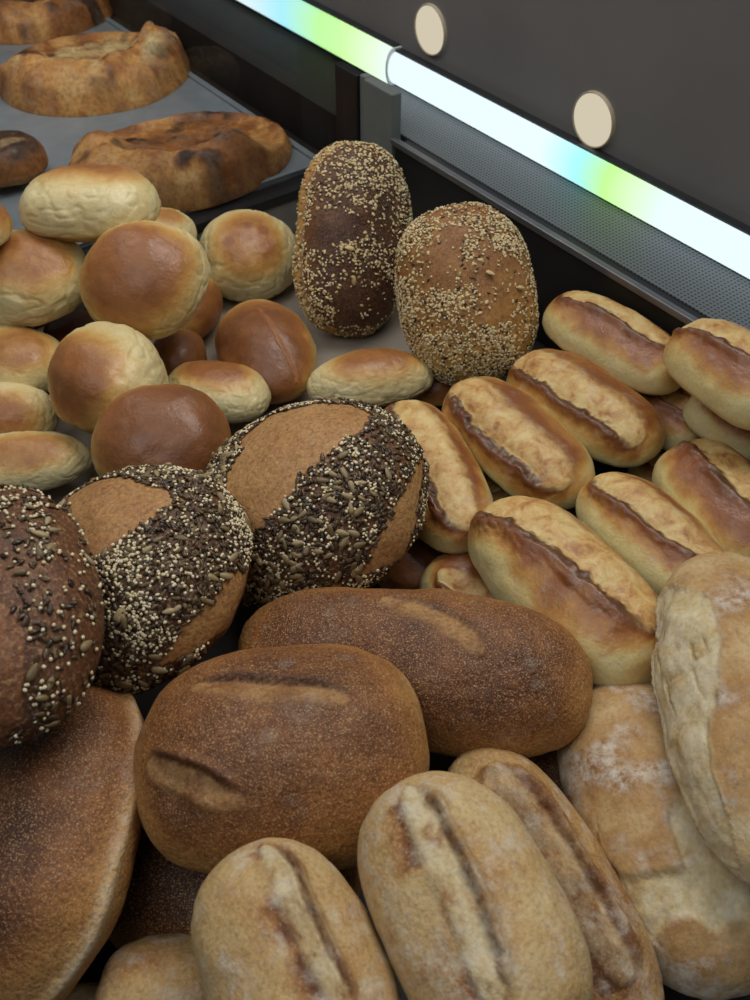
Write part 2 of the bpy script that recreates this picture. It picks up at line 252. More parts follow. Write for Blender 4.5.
# ------------------------------------------------------------------ objects
def tag(o, label=None, cat=None, group=None, kind=None):
    if label: o['label'] = label
    if cat: o['category'] = cat
    if group: o['group'] = group
    if kind: o['kind'] = kind
    return o
def mesh_obj(name, V, F, mat, attrs=None, parent=None, smooth=True):
    me = bpy.data.meshes.new(name)
    V = np.asarray(V, np.float32)
    if isinstance(F, np.ndarray):
        k = F.shape[1]; n = len(F)
        me.vertices.add(len(V)); me.vertices.foreach_set('co', V.ravel())
        me.loops.add(n * k); me.loops.foreach_set('vertex_index', F.ravel().astype(np.int32))
        me.polygons.add(n); me.polygons.foreach_set('loop_start', np.arange(0, n * k, k, dtype=np.int32))
        me.update(calc_edges=True)
    else:
        me.from_pydata([tuple(map(float, v)) for v in V], [], F)
    me.validate()
    for k, a in (attrs or {}).items():
        at = me.attributes.new(k, 'FLOAT', 'POINT'); at.data.foreach_set('value', np.ascontiguousarray(a, np.float32))
    if smooth: me.polygons.foreach_set('use_smooth', np.ones(len(me.polygons), bool))
    me.materials.append(mat); me.update()
    o = bpy.data.objects.new(name, me); COL.objects.link(o)
    if parent: o.parent = parent
    return o

def quad_sphere(n):
    key = {}; V = []; F = []
    g = np.tan(np.linspace(-math.pi / 4, math.pi / 4, n + 1))
    for ax in range(3):
        for sg in (-1, 1):
            idx = np.zeros((n + 1, n + 1), int)
            for i in range(n + 1):
                for j in range(n + 1):
                    p = [0, 0, 0]; p[ax] = sg; p[(ax + 1) % 3] = g[i]; p[(ax + 2) % 3] = g[j]
                    k = (round(p[0], 5), round(p[1], 5), round(p[2], 5))
                    if k not in key: key[k] = len(V); V.append(p)
                    idx[i, j] = key[k]
            for i in range(n):
                for j in range(n):
                    f = [idx[i, j], idx[i + 1, j], idx[i + 1, j + 1], idx[i, j + 1]]
                    F.append(f if sg > 0 else f[::-1])
    V = np.array(V, float); V /= np.linalg.norm(V, axis=1, keepdims=True)
    return V, np.array(F, np.int32)
QS = {n: quad_sphere(n) for n in (16, 36, 48, 64)}

def inside_poly(P, poly):
    r = np.zeros(len(P), bool); n = len(poly)
    for i in range(n):
        x1, y1 = poly[i]; x2, y2 = poly[(i + 1) % n]
        c = ((y1 > P[:, 1]) != (y2 > P[:, 1]))
        with np.errstate(divide='ignore', invalid='ignore'):
            xx = (x2 - x1) * (P[:, 1] - y1) / (y2 - y1 + 1e-12) + x1
        r ^= c & (P[:, 0] < xx)
    return r

def bread_shape(key, kind, dim, tap, ft, n, seed, e1=.9):
    zl, _, e2 = KIND[kind]
    P, F = QS[n]
    th = np.arccos(np.clip(P[:, 2], -1, 1)); rr = np.hypot(P[:, 0], P[:, 1]) + 1e-9
    A = np.stack([th * P[:, 0] / rr, th * P[:, 1] / rr], 1)
    x = P[:, 0]; rho = np.sqrt(np.clip(1 - x * x, 0, 1)); phi = np.arctan2(P[:, 2], P[:, 1])
    X = spow(x, e1); R = rho ** e1
    g = 1 + tap * X
    Y = R * spow(np.cos(phi), e2) * g; Z = R * spow(np.sin(phi), e2) * g
    Z = np.where(Z < 0, Z * zl, Z)
    D = np.array(dim); Q = np.stack([X, Y, Z], 1) * D
    N = P / D; N /= np.linalg.norm(N, axis=1, keepdims=True)
    W = D[1]
    nv = len(P); slash = np.zeros(nv); edge = np.zeros(nv); flour = np.zeros(nv); bake = np.zeros(nv)
    amp = {'bun': .075, 'roll': .06, 'seedround': .06, 'seedloaf': .06, 'batard': .075, 'rustic': .075, 'pale': .10}[kind] * W
    disp = amp * fbm(Q, .9 / W, seed, 2) + amp * .22 * fbm(Q, 4 / W, seed + 3, 2)
    n_lo = fbm(Q, 1.4 / W, seed + 11, 3); n_mid = fbm(Q, 4 / W, seed + 12, 3); n_hi = fbm(Q, 12 / W, seed + 13, 3)
    zz = Z   # -zl .. 1
    if kind == 'bun':
        bx, by, bz, b0 = ft.get('brown', (0, 0, 1, .7))
        ang = np.arccos(np.clip(P @ np.array([bx, by, bz]), -1, 1))
        lim = .35 + b0 * .85
        bake = 1 - sm(lim * .45, lim * 1.75, ang + .16 * n_lo + .06 * n_mid)
        bake = bake * (.46 + .42 * min(b0, 1.1))
        for sp in ft.get('spots', []): bake = np.maximum(bake, .82 * np.exp(-(np.arccos(np.clip(P @ np.array(sp), -1, 1)) / (.24 + .06 * n_mid)) ** 2))
        low = sm(-.05, -.5, zz)
        bake = np.maximum(bake, low * .42)
        # loose wrinkled skin on the pale flanks
        pal = (1 - sm(.15, .6, bake)) * (1 - low * .5)
        wr = 1 - np.abs(noise(Q * np.array([1, 1, 1.7]) + .01 * np.stack([n_lo] * 3, 1), 3.6 / W, seed + 21))
        wr2 = 1 - np.abs(noise(Q * np.array([1.2, 1, 1.5]), 8 / W, seed + 22))
        disp += pal * (-.018 * W * sm(.72, 1, wr) - .006 * W * sm(.75, 1, wr2))
        # soft fold at the foot
        disp += -.03 * W * np.exp(-((zz + .33) / .09) ** 2)
        edge = .25 * sm(.45, .9, n_mid) * sm(.3, .8, bake)
    elif kind == 'roll':
        bake = sm(.22, 1.0, zz + .2 * n_lo + .08 * n_mid) * .74
        bake = np.maximum(bake, sm(.72, 1.0, np.abs(X)) * .42 * sm(-.2, .5, zz))
        bake = np.maximum(bake, sm(-.25, -.6, zz) * .5)
        flour = .30 * sm(.15, .75, n_mid + .25 * n_hi) * sm(-.2, .4, zz)
    elif kind == 'seedround':
        bake = .42 + .22 * n_lo + .1 * n_mid
        if ft.get('sparse'): bake = bake + .34
        flour = .12 * sm(.3, .8, n_mid)
    elif kind == 'seedloaf':
        bake = sm(-.35, .75, zz + .12 * n_lo) * (.95 if ft.get('oat') == 1 else .62) + .05 * n_mid
        if ft.get('oat') == 2: bake = sm(-.9, .7, -X * .8 + zz * .55 + .15 * n_lo) * .62
        if ft.get('oat') == 1:
            rim = np.exp(-((zz - .22 - .03 * n_mid) / .10) ** 2) * sm(.15, -.3, P[:, 1])
            disp += -.10 * W * rim
    elif kind == 'batard':
        bake = sm(-.1, .95, zz + .25 * n_lo) * .52 + .30 + .10 * n_mid
        bake -= sm(.75, 1.0, np.abs(X)) * .22
        flour = .18 * sm(.3, .8, n_mid)
        if ft.get('rim'):
            edge_r = np.exp(-((zz + .02 + .02 * n_mid) / .07) ** 2)
            disp += .035 * W * edge_r; bake += .14; bake -= .4 * edge_r; bake -= .22 * sm(.2, .8, X) * sm(.9, .2, zz)
            flour += .5 * edge_r
    elif kind == 'rustic':
        bake = .27 + .24 * n_lo + .16 * n_mid - .15 * sm(.5, -.3, zz)
        flour = .55 * sm(.0, .6, n_mid + .3 * n_lo + .35 * (1 - np.abs(zz - .3)))
    elif kind == 'pale':
        bake = .58 + .34 * n_lo + .2 * n_mid - .35 * sm(.35, -.2, zz)
        flour = .8 * sm(.0, .5, n_lo * .7 + .5 * n_mid + .3 * sm(.6, .2, zz))
        cr = 1 - np.abs(noise(Q, 2.4 / W, seed + 31))
        crack = sm(.965, .995, cr) * sm(.0, .3, noise(Q, 1.3 / W, seed + 32))
        disp -= .03 * W * crack; edge = np.maximum(edge, .45 * crack)
    for (x0, y0, x1, y1, hw, wl, wr_, gr, rise, light) in ft.get('slash', []):
        a = np.array([x0 * D[0], y0 * W]); b = np.array([x1 * D[0], y1 * W]); d = b - a; ln = np.linalg.norm(d); d /= ln
        q = A * np.array([D[0], W]) - a
        t = q @ d / ln; s = d[0] * q[:, 1] - d[1] * q[:, 0]
        T3 = np.stack([t * ln, np.zeros(nv), np.zeros(nv)], 1)
        s = s + hw * .28 * noise(T3, 1.6 / (hw * 4), seed + 41) * np.ones(nv)
        jag = hw * (.09 * noise(Q, 420, seed + 42) + .13 * noise(Q, 150, seed + 43))
        prof = np.sqrt(np.clip(1 - (2 * np.clip(t, 0, 1) - 1) ** 2, 0, 1)) ** .75
        e = np.abs(s) - hw * prof + jag
        endm = sm(-.10, .03, t) * sm(1.10, .97, t)
        front = sm(1.9, 1.4, th)
        soft = hw * .22
        ins = sm(soft, -soft, e) * endm * front
        lipw = hw * .5
        fl = 1.0 if wr_ >= wl else -1.0
        u = np.clip(s * fl / hw, -1.3, 1.3)              # -1 at the dark lip, +1 at the smooth side
        dk = sm(.5, -.6, u)
        side = min(wl, wr_) + (max(wl, wr_) - min(wl, wr_)) * dk
        rag = fbm(Q, 70, seed + 44, 3)
        wv = np.abs(noise(Q, 130, seed + 45))
        endt = sm(0, .25, t) * sm(1, .75, t)
        disp += ins * .001 * (-gr * np.clip((.55 - u) / 1.5, 0, 1) * endt + rise * (.9 * np.clip(1 - u * u, 0, 1) + .9 * rag + .5 * wv - .2)) \
            + .0011 * gr * side * dk * endm * front * endt * np.exp(-((e - lipw * .55) / (lipw * .6)) ** 2) * (e > -soft)
        ed = np.where(e > 0, np.exp(-(np.maximum(e, 0) / (hw * .34)) ** 1.3), np.exp(-(e / (hw * .13)) ** 2)) * endm * front * side * (.35 + .65 * endt)
        edge = np.maximum(edge, np.clip(ed * .92, 0, 1))
        slash = np.maximum(slash, ins * light * (1 - .35 * sm(.2, 1, u)))
        if kind in ('roll', 'rustic'):   # browner crust beside the cut
            wd = hw * (1.25 + .5 * n_lo) * (1.0 if kind == 'roll' else 1.2)
            lip = np.exp(-np.clip(e, 0, 1) / wd) * sm(-.3, .05, t) * sm(1.3, .95, t) * front
            if kind == 'roll': bake = np.maximum(bake, lip * (.56 + .40 * dk))
            else: bake = np.maximum(bake, lip * (1.05 - .45 * dk) * sm(-.42, .12, fbm(Q, 55, seed + 46, 3) + .35 * (t - .5)))
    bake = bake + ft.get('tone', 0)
    if 'torn' in ft:
        poly, dep = ft['torn']; J = A + .05 * np.stack([fbm(Q, 70, seed + 61, 3), fbm(Q, 70, seed + 62, 3)], 1)
        m = 0
        for k in range(12): m = m + inside_poly(J + .035 * np.array([math.cos(k * 2.4), math.sin(k * 2.4)]) * math.sqrt((k + .5) / 12), poly) / 12
        disp -= m * (dep + .0016 * fbm(Q, 110, seed + 63, 3)) - .0012 * (4 * m * (1 - m)) * (m < .5)
        slash = np.maximum(slash, m * .9); edge = np.maximum(edge, .35 * (4 * m * (1 - m)) * sm(-.1, .3, n_mid)); flour = flour * (1 - m) + .35 * m * (n_mid > 0)
    bald = np.zeros(nv)
    if 'bald' in ft:
        J = A + .05 * np.stack([fbm(Q, 60, seed + 51, 2), fbm(Q, 60, seed + 52, 2)], 1)
        for poly in ft['bald']: bald = np.maximum(bald, inside_poly(J, poly))
    if kind == 'seedround' and not ft.get('sparse'): bake = (bake - .14) * bald + (1 - bald) * np.where(zz > -.25, .95, bake)
    if kind == 'seedround' and ft.get('sparse'): bake = .92 + .12 * n_lo - .2 * bald
    Q = Q + N * disp[:, None]
    at = dict(bake=np.clip(bake, 0, 1), slash=np.clip(slash, 0, 1), edge=np.clip(edge, 0, 1), flour=np.clip(flour, 0, 1))
    return Q, F, at, A, bald, P

# ------------------------------------------------------------------ seeds
def ellip(nu, nv, sx, sy, sz, tear=0):
    V = [(-sx, 0, 0)]
    for i in range(1, nu):
        u = -math.cos(math.pi * i / nu); r = math.sqrt(1 - u * u) * (1 - tear * u)
        for j in range(nv):
            a = 2 * math.pi * j / nv; V.append((u * sx, r * sy * math.cos(a), r * sz * math.sin(a)))
    V.append((sx, 0, 0)); F = []
    for j in range(nv): F.append((0, 1 + (j + 1) % nv, 1 + j))
    for i in range(nu - 2):
        for j in range(nv):
            a = 1 + i * nv + j; b = 1 + i * nv + (j + 1) % nv
            F.append((a, b, b + nv)); F.append((a, b + nv, a + nv))
    o = 1 + (nu - 2) * nv; e = len(V) - 1
    for j in range(nv): F.append((o + j, o + (j + 1) % nv, e))
    return np.array(V), np.array(F, np.int32)
SEED = {'flax': ellip(5, 6, .0031, .0015, .0009, .35), 'sesame': ellip(4, 6, .00115, .00105, .00095),
        'sunflower': ellip(7, 8, .0046, .0022, .0014, .3), 'oat': ellip(4, 6, .0026, .0017, .0006)}

def sample(Q, F, w, count, rng):
    tri = np.concatenate([F[:, [0, 1, 2]], F[:, [0, 2, 3]]])
    a, b, c = Q[tri[:, 0]], Q[tri[:, 1]], Q[tri[:, 2]]
    cr = np.cross(b - a, c - a); ar = np.linalg.norm(cr, axis=1)
    p = ar * w[tri].mean(1); p /= p.sum()
    i = rng.choice(len(tri), count, p=p)
    u = rng.random(count); v = rng.random(count); f = u + v > 1; u[f] = 1 - u[f]; v[f] = 1 - v[f]
    return a[i] + (b[i] - a[i]) * u[:, None] + (c[i] - a[i]) * v[:, None], cr[i] / (ar[i][:, None] + 1e-12)
def frames(n, rng, tilt):
    n = n + rng.normal(0, tilt, n.shape); n /= np.linalg.norm(n, axis=1, keepdims=True)
    r = rng.normal(0, 1, n.shape); t = r - n * (r * n).sum(1, keepdims=True); t /= np.linalg.norm(t, axis=1, keepdims=True)
    return t, np.cross(n, t), n
def seed_cloud(name, typ, pos, nor, parent, rng, lift, tilt, smin=.75, smax=1.2):
    V, F = SEED[typ]; k = len(pos)
    t, b, n = frames(nor, rng, tilt); s = rng.uniform(smin, smax, k)
    out = (pos + nor * lift)[:, None, :] + s[:, None, None] * (V[None, :, 0:1] * t[:, None] + V[None, :, 1:2] * b[:, None] + V[None, :, 2:3] * n[:, None])
    FF = (F[None] + (np.arange(k) * len(V))[:, None, None]).reshape(-1, 3)
    tone = np.repeat(rng.random(k), len(V))
    o = mesh_obj(name, out.reshape(-1, 3), FF, M[typ], {'tone': tone}, parent)
    return tag(o, kind='stuff')
KERNELS = []
def kernel_objects(pos, nor, parent, rng, lift, name='sunflower_kernel'):
    if not KERNELS:
        V, F = SEED['sunflower']
        for tone in (.05, .25, .45, .65):
            o = mesh_obj('sunflower_kernel', V, F, M['sunflower'], {'tone': np.full(len(V), tone)}); KERNELS.append(o.data)
            bpy.data.objects.remove(o)
    t, b, n = frames(nor, rng, .25)
    for i in range(len(pos)):
        o = bpy.data.objects.new(name, KERNELS[rng.integers(4)]); COL.objects.link(o); o.parent = parent
        s = rng.uniform(.75, 1.15); m = Matrix([[t[i][k] * s, b[i][k] * s, n[i][k] * s, pos[i][k] + nor[i][k] * lift] for k in range(3)] + [[0, 0, 0, 1]])
        o.matrix_basis = m
        if name == 'pumpkin_kernel':
            o.material_slots[0].link = 'OBJECT'; o.material_slots[0].material = M['oat']

NAMES = {}
def make_bread(key, kind, name, label, cat, group=None):
    loc, rot, dim, tap, e1 = PLACE[key]; ft = FEATURES.get(key, {})
    seed = sum(ord(c) * (i + 3) for i, c in enumerate(key)) % 977
    big = max(dim) > .075
    n = 64 if kind != 'bun' and big else 48
    if key in SMALL: n = 36
    Q, F, at, A, bald, P = bread_shape(key, kind, dim, tap, ft, n, seed, e1)
    o = mesh_obj(name, Q, F, M[kind], at)
    R = Matrix(rot).to_4x4(); o.matrix_world = Matrix.Translation(Vector(loc)) @ R
    tag(o, label, cat, group)
    if kind == 'seedround' or (kind == 'seedloaf' and 'bald' in ft):
        rng = np.random.default_rng(seed); zz = P[:, 2]
        cam_local = (np.array([0, 0, .62]) - np.array(loc)) @ np.array(rot)
        if kind == 'seedround':
            cap = sm(-.25, -.1, zz) * (1 - bald)
            if ft.get('sparse'):
                band = np.exp(-((A[:, 1] - .55) / .28) ** 2) + .2
                w = cap * band * (fbm(Q, 60, seed + 8, 2) > -.2)
                cnt = (260, 330, 26)
            else:
                w = cap * (.55 + .45 * sm(-.35, .1, fbm(Q, 45, seed + 8, 2))); cnt = (4600, 3600, 260)
            p, nn = sample(Q, F, w, cnt[0], rng); seed_cloud('flax_seed_coating', 'flax', p, nn, o, rng, .0007, .35)
            w2 = w * (.3 + sm(-.2, .35, fbm(Q, 38, seed + 9, 2)))
            p, nn = sample(Q, F, w2, cnt[1], rng); seed_cloud('millet_sprinkling', 'sesame', p, nn, o, rng, .0012, .2)
            p, nn = sample(Q, F, w * (.15 + sm(-.1, .3, fbm(Q, 30, seed + 10, 2))), cnt[2], rng)
            v = cam_local - p; face = (v * nn).sum(1) / (v * v).sum(1) ** 1.0
            od = np.argsort(-face); p, nn = p[od], nn[od]
            kernel_objects(p[:100], nn[:100], o, rng, .0016)
            if len(p) > 100: seed_cloud('sunflower_kernel', 'sunflower', p[100:], nn[100:], o, rng, .0016, .25)
        else:
            w = sm(-.75, -.5, zz) * (1 - .95 * bald) * (.25 + .75 * sm(-.3, .3, fbm(Q, 50, seed + 8, 2)))
            c = (900, 1100, 2200) if ft['oat'] == 1 else (900, 1500, 3000)
            kp = np.array([np.argmax(P @ np.array(v)) for v in ft['kern']]); nk = P[kp] / np.array(dim); nk /= np.linalg.norm(nk, axis=1, keepdims=True)
            kernel_objects(Q[kp], nk, o, rng, .0022, 'pumpkin_kernel')
            p, nn = sample(Q, F, w, c[0], rng); seed_cloud('flax_seed_coating', 'flax', p, nn, o, rng, .0003, .15, .45, .8)
            p, nn = sample(Q, F, w, c[1], rng); seed_cloud('sesame_sprinkling', 'sesame', p, nn, o, rng, .0007, .2, .7, 1.05)
            p, nn = sample(Q, F, w, c[2], rng); seed_cloud('oat_flake_coating', 'oat', p, nn, o, rng, .0004, .3, .45, .95)
    return o

SMALL = {'D', 'N', 'M', 'O', 'Q', 'Fa', 'Fb', 'R9', 'R10', 'R11', 'R14', 'R13', 'W2', 'X'}
_b='glossy golden buns heaped on the left'; _r='split white rolls heaped on the right'
BREADS = [
 ('A','bun','bread_bun','pale golden bun with brown top, topmost against the glass pane','bun',_b),
 ('B','bun','bread_bun','round brown-topped bun in front of topmost pale bun, facing up','bun',_b),
 ('C','bun','bread_bun','golden bun at left edge just below the topmost pale bun','bun',_b),
 ('D','bun','bread_bun','sliver of pale bun at far left edge beside the dark flatbread','bun',_b),
 ('E','bun','bread_bun','pale round bun with two brown marks, left of dark seeded loaf','bun',_b),
 ('F','bun','bread_bun','smooth orange-brown oval bun with a split, below the brown-marked bun','bun',_b),
 ('G','bun','bread_bun','brown bun tilted to show its creamy wrinkled right side','bun',_b),
 ('H','bun','bread_bun','golden bun at left edge beside the tilted creamy-sided bun','bun',_b),
 ('I','bun','bread_bun','shiny deep brown bun behind the two big seeded rounds','bun',_b),
 ('J','bun','bread_bun','pale yellow bun peeking out behind the shiny deep brown bun','bun',_b),
 ('K','bun','bread_bun','floury dull brown bun at left edge above the yellowish bun','bun',_b),
 ('L','bun','bread_bun','yellowish bun at left edge just behind the seeded rounds','bun',_b),
 ('M','bun','bread_bun','sliver of golden bun between large brown bun and brown-marked bun','bun',_b),
 ('N','bun','bread_bun','sliver of pale bun behind the large brown-topped bun, against glass','bun',_b),
 ('O','bun','bread_bun','small dark brown bun in the gap right of the tilted creamy-sided bun','bun',_b),
 ('Fa','bun','bread_bun','shadowed brown bun in gap under golden left buns','bun',_b),
 ('Fb','bun','bread_bun','dark bun in the gap at left edge, above the golden bun','bun',_b),
 ('P','bun','bread_bun','cream oval bun lying below the upright dark loaf, brown top','bun',_b),
 ('Q','bun','bread_bun','small shaded brown bun under the oval oat-crusted loaf','bun'),
 ('R13','bun','bread_bun','small shaded bun wedged under right side of large seeded round','bun'),
 ('UL','seedloaf','seeded_loaf','tall dark brown seeded loaf standing upright in the case corner','loaf'),
 ('OL','seedloaf','seeded_loaf','oval golden loaf crusted with oats and seeds, leaning on dark wall','loaf'),
 ('R1','roll','bread_roll','split white roll lying farthest back against the dark wall','roll',_r),
 ('R7','roll','bread_roll','split white roll at right edge nearest the light strip','roll',_r),
 ('R2','roll','bread_roll','split white roll just in front of the farthest back roll','roll',_r),
 ('R3','roll','bread_roll','split roll with dark right half, below the oval oat loaf','roll',_r),
 ('R4','roll','bread_roll','split roll lying right beside the large seeded round','roll',_r),
 ('R8','roll','bread_roll','split white roll at right edge behind the floury pale loaf','roll',_r),
 ('R6','roll','bread_roll','dark-edged split roll behind the largest split roll','roll',_r),
 ('R5','roll','bread_roll','largest split white roll, pale sided, above the brown oval loaf','roll',_r),
 ('R12','roll','bread_roll','small yellow split roll peeking out under the largest split roll','roll',_r),
 ('R9','roll','bread_roll','brown roll in shade underneath the farthest back roll','roll',_r),
 ('R10','roll','bread_roll','shaded brown roll tucked under the right-edge roll near the light','roll',_r),
 ('R11','roll','bread_roll','sliver of roll low in the gap above the dark-edged split roll','roll',_r),
 ('R14','roll','bread_roll','sliver of roll in the gap beneath the dark right-half roll','roll',_r),
 ('S1','seedround','seeded_round_loaf','large round loaf with thick dark seed crust and one bare stripe','loaf'),
 ('S2','seedround','seeded_round_loaf','round seed-crusted loaf at left, partly behind a sparsely seeded loaf','loaf'),
 ('S3','seedround','seeded_round_loaf','reddish-brown loaf with sparse seeds cut by the left edge','loaf'),
 ('T1','batard','brown_loaf','brown oval loaf with one short slash, below the large seeded round','loaf'),
 ('T2','batard','brown_loaf','broad speckled brown loaf with two slashes in the front middle','loaf'),
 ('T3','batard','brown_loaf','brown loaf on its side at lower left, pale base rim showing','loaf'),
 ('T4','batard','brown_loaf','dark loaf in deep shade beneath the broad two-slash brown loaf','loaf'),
 ('X','batard','brown_loaf','small shaded brown loaf in gap behind the brown-slashed floury loaf','loaf'),
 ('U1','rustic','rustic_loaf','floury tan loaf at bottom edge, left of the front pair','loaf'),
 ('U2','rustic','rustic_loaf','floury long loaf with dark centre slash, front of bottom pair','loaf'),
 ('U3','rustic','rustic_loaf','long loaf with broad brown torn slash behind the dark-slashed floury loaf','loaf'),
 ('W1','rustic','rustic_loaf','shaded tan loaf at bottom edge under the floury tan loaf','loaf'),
 ('W2','rustic','rustic_loaf','sliver of pale loaf at the very bottom left edge','loaf'),
 ('V1','pale','pale_loaf','pale tan loaf with a peeling crust flap, lower right','loaf'),
 ('V2','pale','pale_loaf','floury white-streaked pale loaf on top at the right edge','loaf'),
]

for row in BREADS: make_bread(*row)

# ------------------------------------------------------------------ the display case
# case frame: s runs along the right wall towards the viewer's right, t points out through that wall, origin at the case corner
C0 = np.array([.022, 1.057]); DS = np.array([.593, -.805]); DT = np.array([.805, .593])
CASE = Matrix(((DS[0], DT[0], 0, C0[0]), (DS[1], DT[1], 0, C0[1]), (0, 0, 1, 0), (0, 0, 0, 1)))
def boxes(name, bl, mat, bevel=0.0, parent=None, kind=None, world=True):
    V = []; F = []
    for (s0, s1, t0, t1, z0, z1) in bl:
        o = len(V)
        V += [(s0, t0, z0), (s1, t0, z0), (s1, t1, z0), (s0, t1, z0), (s0, t0, z1), (s1, t0, z1), (s1, t1, z1), (s0, t1, z1)]
        F += [tuple(o + i for i in f) for f in ((0, 3, 2, 1), (4, 5, 6, 7), (0, 1, 5, 4), (1, 2, 6, 5), (2, 3, 7, 6), (3, 0, 4, 7))]
    ob = mesh_obj(name, V, F, mat, parent=parent, smooth=False)
    if parent is None: ob.matrix_world = CASE
    if bevel:
        b = ob.modifiers.new('bevel', 'BEVEL'); b.width = bevel; b.segments = 3
    return tag(ob, kind=kind)
def prism(name, prof, s0, s1, mat, parent=None, smooth=False):
    n = len(prof); V = [(s0, t, z) for t, z in prof] + [(s1, t, z) for t, z in prof]
    F = [(i, (i + 1) % n, n + (i + 1) % n, n + i) for i in range(n)] + [tuple(range(n))[::-1], tuple(range(n, 2 * n))]
    ob = mesh_obj(name, V, F, mat, parent=parent, smooth=smooth)
    if parent is None: ob.matrix_world = CASE
    return ob

m_floor = simple('shade_dark_case_base', '#1f1c19', '#2b2724', .6, 25, 0, .1)  # near-black base colour stands in for the shade in gaps between loaves
m_lit_floor = simple('lit_floor_grey', '#82796c', '#968b7d', .6, 25, 0, .1)  # lighter floor colour for the stretch that shows lit
m_black = simple('black_case_panel', '#141416', '#1c1c1f', .45, 20)
m_brownwall = simple('dark_brown_case_wall', '#1f1b19', '#2b2624', .75, 12, 0, .1, .15)
m_steel = simple('brushed_grey_steel', '#74767a', '#85878a', .38, 40, .75, .05)
m_dsteel = simple('dark_grey_steel', '#3c3e40', '#4a4c4e', .4, 40, .6, .05)
m_pillar = simple('matte_grey_post', '#646a6b', '#70766f', .5, 30)
m_greywall = simple('scuffed_grey_case_side', '#6b6a68', '#7a7876', .5, 30)
m_tray = simple('blue_grey_baking_tray', '#7c858b', '#8c949a', .45, 30, .3, .05)
def panel_mat():
    t = NT('smoky_satin_panel'); co, r = t.objco()
    n = t.noise(co, 5, 3); t.bsdf(t.ramp(n, [(.3, '#6c6967'), (.7, '#787573')]), .5, spec=.5); return t.m
m_panel = panel_mat()
def grille_mat():
    t = NT('perforated_grey_steel'); tc = t.n('ShaderNodeTexCoord')
    def wave(axis):
        w = t.n('ShaderNodeTexWave', wave_type='BANDS', bands_direction=axis, wave_profile='SIN'); w.inputs['Scale'].default_value = 72
        t.l(tc.outputs['Object'], w.inputs['Vector']); return w.outputs['Fac']
    hole = t.ramp(t.math('MULTIPLY', wave('X'), wave('Y')), [(.30, (0, 0, 0, 1)), (.45, (1, 1, 1, 1))])
    col = t.mix(hole, lin('#62686a'), lin('#25292b'))
    t.bsdf(col, .45, t.math('SUBTRACT', 1.0, hole), 6e-1, .001, .0); return t.m
m_grille = grille_mat()
def glass_mat():
    t = NT('clear_case_glass'); tr = t.n('ShaderNodeBsdfTransparent'); tr.inputs[0].default_value = (.93, .94, .94, 1)
    gl = t.n('ShaderNodeBsdfGlossy'); gl.inputs['Roughness'].default_value = .04; gl.inputs[0].default_value = (.9, .95, 1, 1)
    fr = t.n('ShaderNodeFresnel'); fr.inputs[0].default_value = 1.45
    mx = t.n('ShaderNodeMixShader'); t.l(t.math('ADD', t.math('MULTIPLY', fr.outputs[0], .8), .01), mx.inputs[0])
    t.l(tr.outputs[0], mx.inputs[1]); t.l(gl.outputs[0], mx.inputs[2]); t.l(mx.outputs[0], t.out.inputs[0]); return t.m
m_glass = glass_mat()
def emit_mat(name, stops, lo, hi, strength):
    t = NT(name); tc = t.n('ShaderNodeTexCoord'); sp = t.n('ShaderNodeSeparateXYZ'); t.l(tc.outputs['Object'], sp.inputs[0])
    f = t.math('DIVIDE', t.math('SUBTRACT', sp.outputs[0], lo), hi - lo, True)
    e = t.n('ShaderNodeEmission'); t.l(t.ramp(f, stops), e.inputs[0]); e.inputs[1].default_value = strength
    t.l(e.outputs[0], t.out.inputs[0]); return t.m

SL = -.085
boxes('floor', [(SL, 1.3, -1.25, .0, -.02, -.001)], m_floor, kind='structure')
ln = boxes('lit_floor_sheet', [(SL + .006, .21, -.52, -.012, -.0009, .0)], m_lit_floor)  # added sheet, paints the lit stretch of floor over the darkened base
tag(ln, 'added grey-brown sheet, lit part of the floor under the upright dark loaf', 'sheet')
boxes('wall_right', [(.0, 1.3, .0005, .02, -.02, .117), (-.14, 1.3, .0202, .104, -.02, .1097)], m_black, kind='structure')
boxes('wall_left', [(SL - .022, SL - .0005, -1.25, .0, -.02, .040)], m_greywall, kind='structure')
boxes('trim_1', [(SL - .026, SL + .001, -1.25, .0, .0405, .052)], m_black, kind='structure')
boxes('trim_2', [(-.003, 1.3, -.004, .003, .1175, .1245)], m_steel, .001, kind='structure')
boxes('wall_back', [(-1.1, -.1405, .001, .104, .0, .108), (-.1403, -.1135, .001, .02, .0, .108)], m_brownwall, kind='structure')
boxes('wall_far', [(-1.3, 1.5, .1055, .125, .0, .75)], m_panel, kind='structure')
boxes('floor_left', [(-1.1, SL - .0265, -1.25, .0, .03, .050)], m_brownwall, kind='structure')
g = boxes('perforated_ledge', [(-.14, 1.3, .0205, .104, .110, .1185)], m_grille, .0015)
tag(g, 'perforated grey metal ledge running under the light strip', 'ledge')
post = bpy.data.objects.new('corner_post', None); COL.objects.link(post); post.matrix_world = CASE
tag(post, 'upright corner post where glass pane meets the ledge', 'post')
boxes('upright', [(-.057, -.004, -.0012, .012, .0, .1715)], m_pillar, .002, post)
boxes('dark_jamb', [(-.113, -.069, -.0015, .010, .0, .171)], m_black, .002, post)
boxes('joint_strip', [(-.0685, -.0575, .002, .012, .0, .1715)], m_pillar, .001, post)
gp = mesh_obj('glass_partition', [(SL - .0115, -1.25, .0525), (SL - .0115, -.0025, .0525), (SL - .0115, -.0025, .40), (SL - .0115, -1.25, .40)], [(0, 1, 2, 3)], m_glass, smooth=False); gp.matrix_world = CASE
tag(gp, 'clear upright glass pane between the loose breads and the flatbreads', 'glass')
TZ = .0505
tr = bpy.data.objects.new('baking_tray', None); COL.objects.link(tr); tr.matrix_world = CASE
tag(tr, 'flat blue-grey metal baking tray under the flatbreads behind glass', 'tray')
TA, TB = -1.05, SL - .028
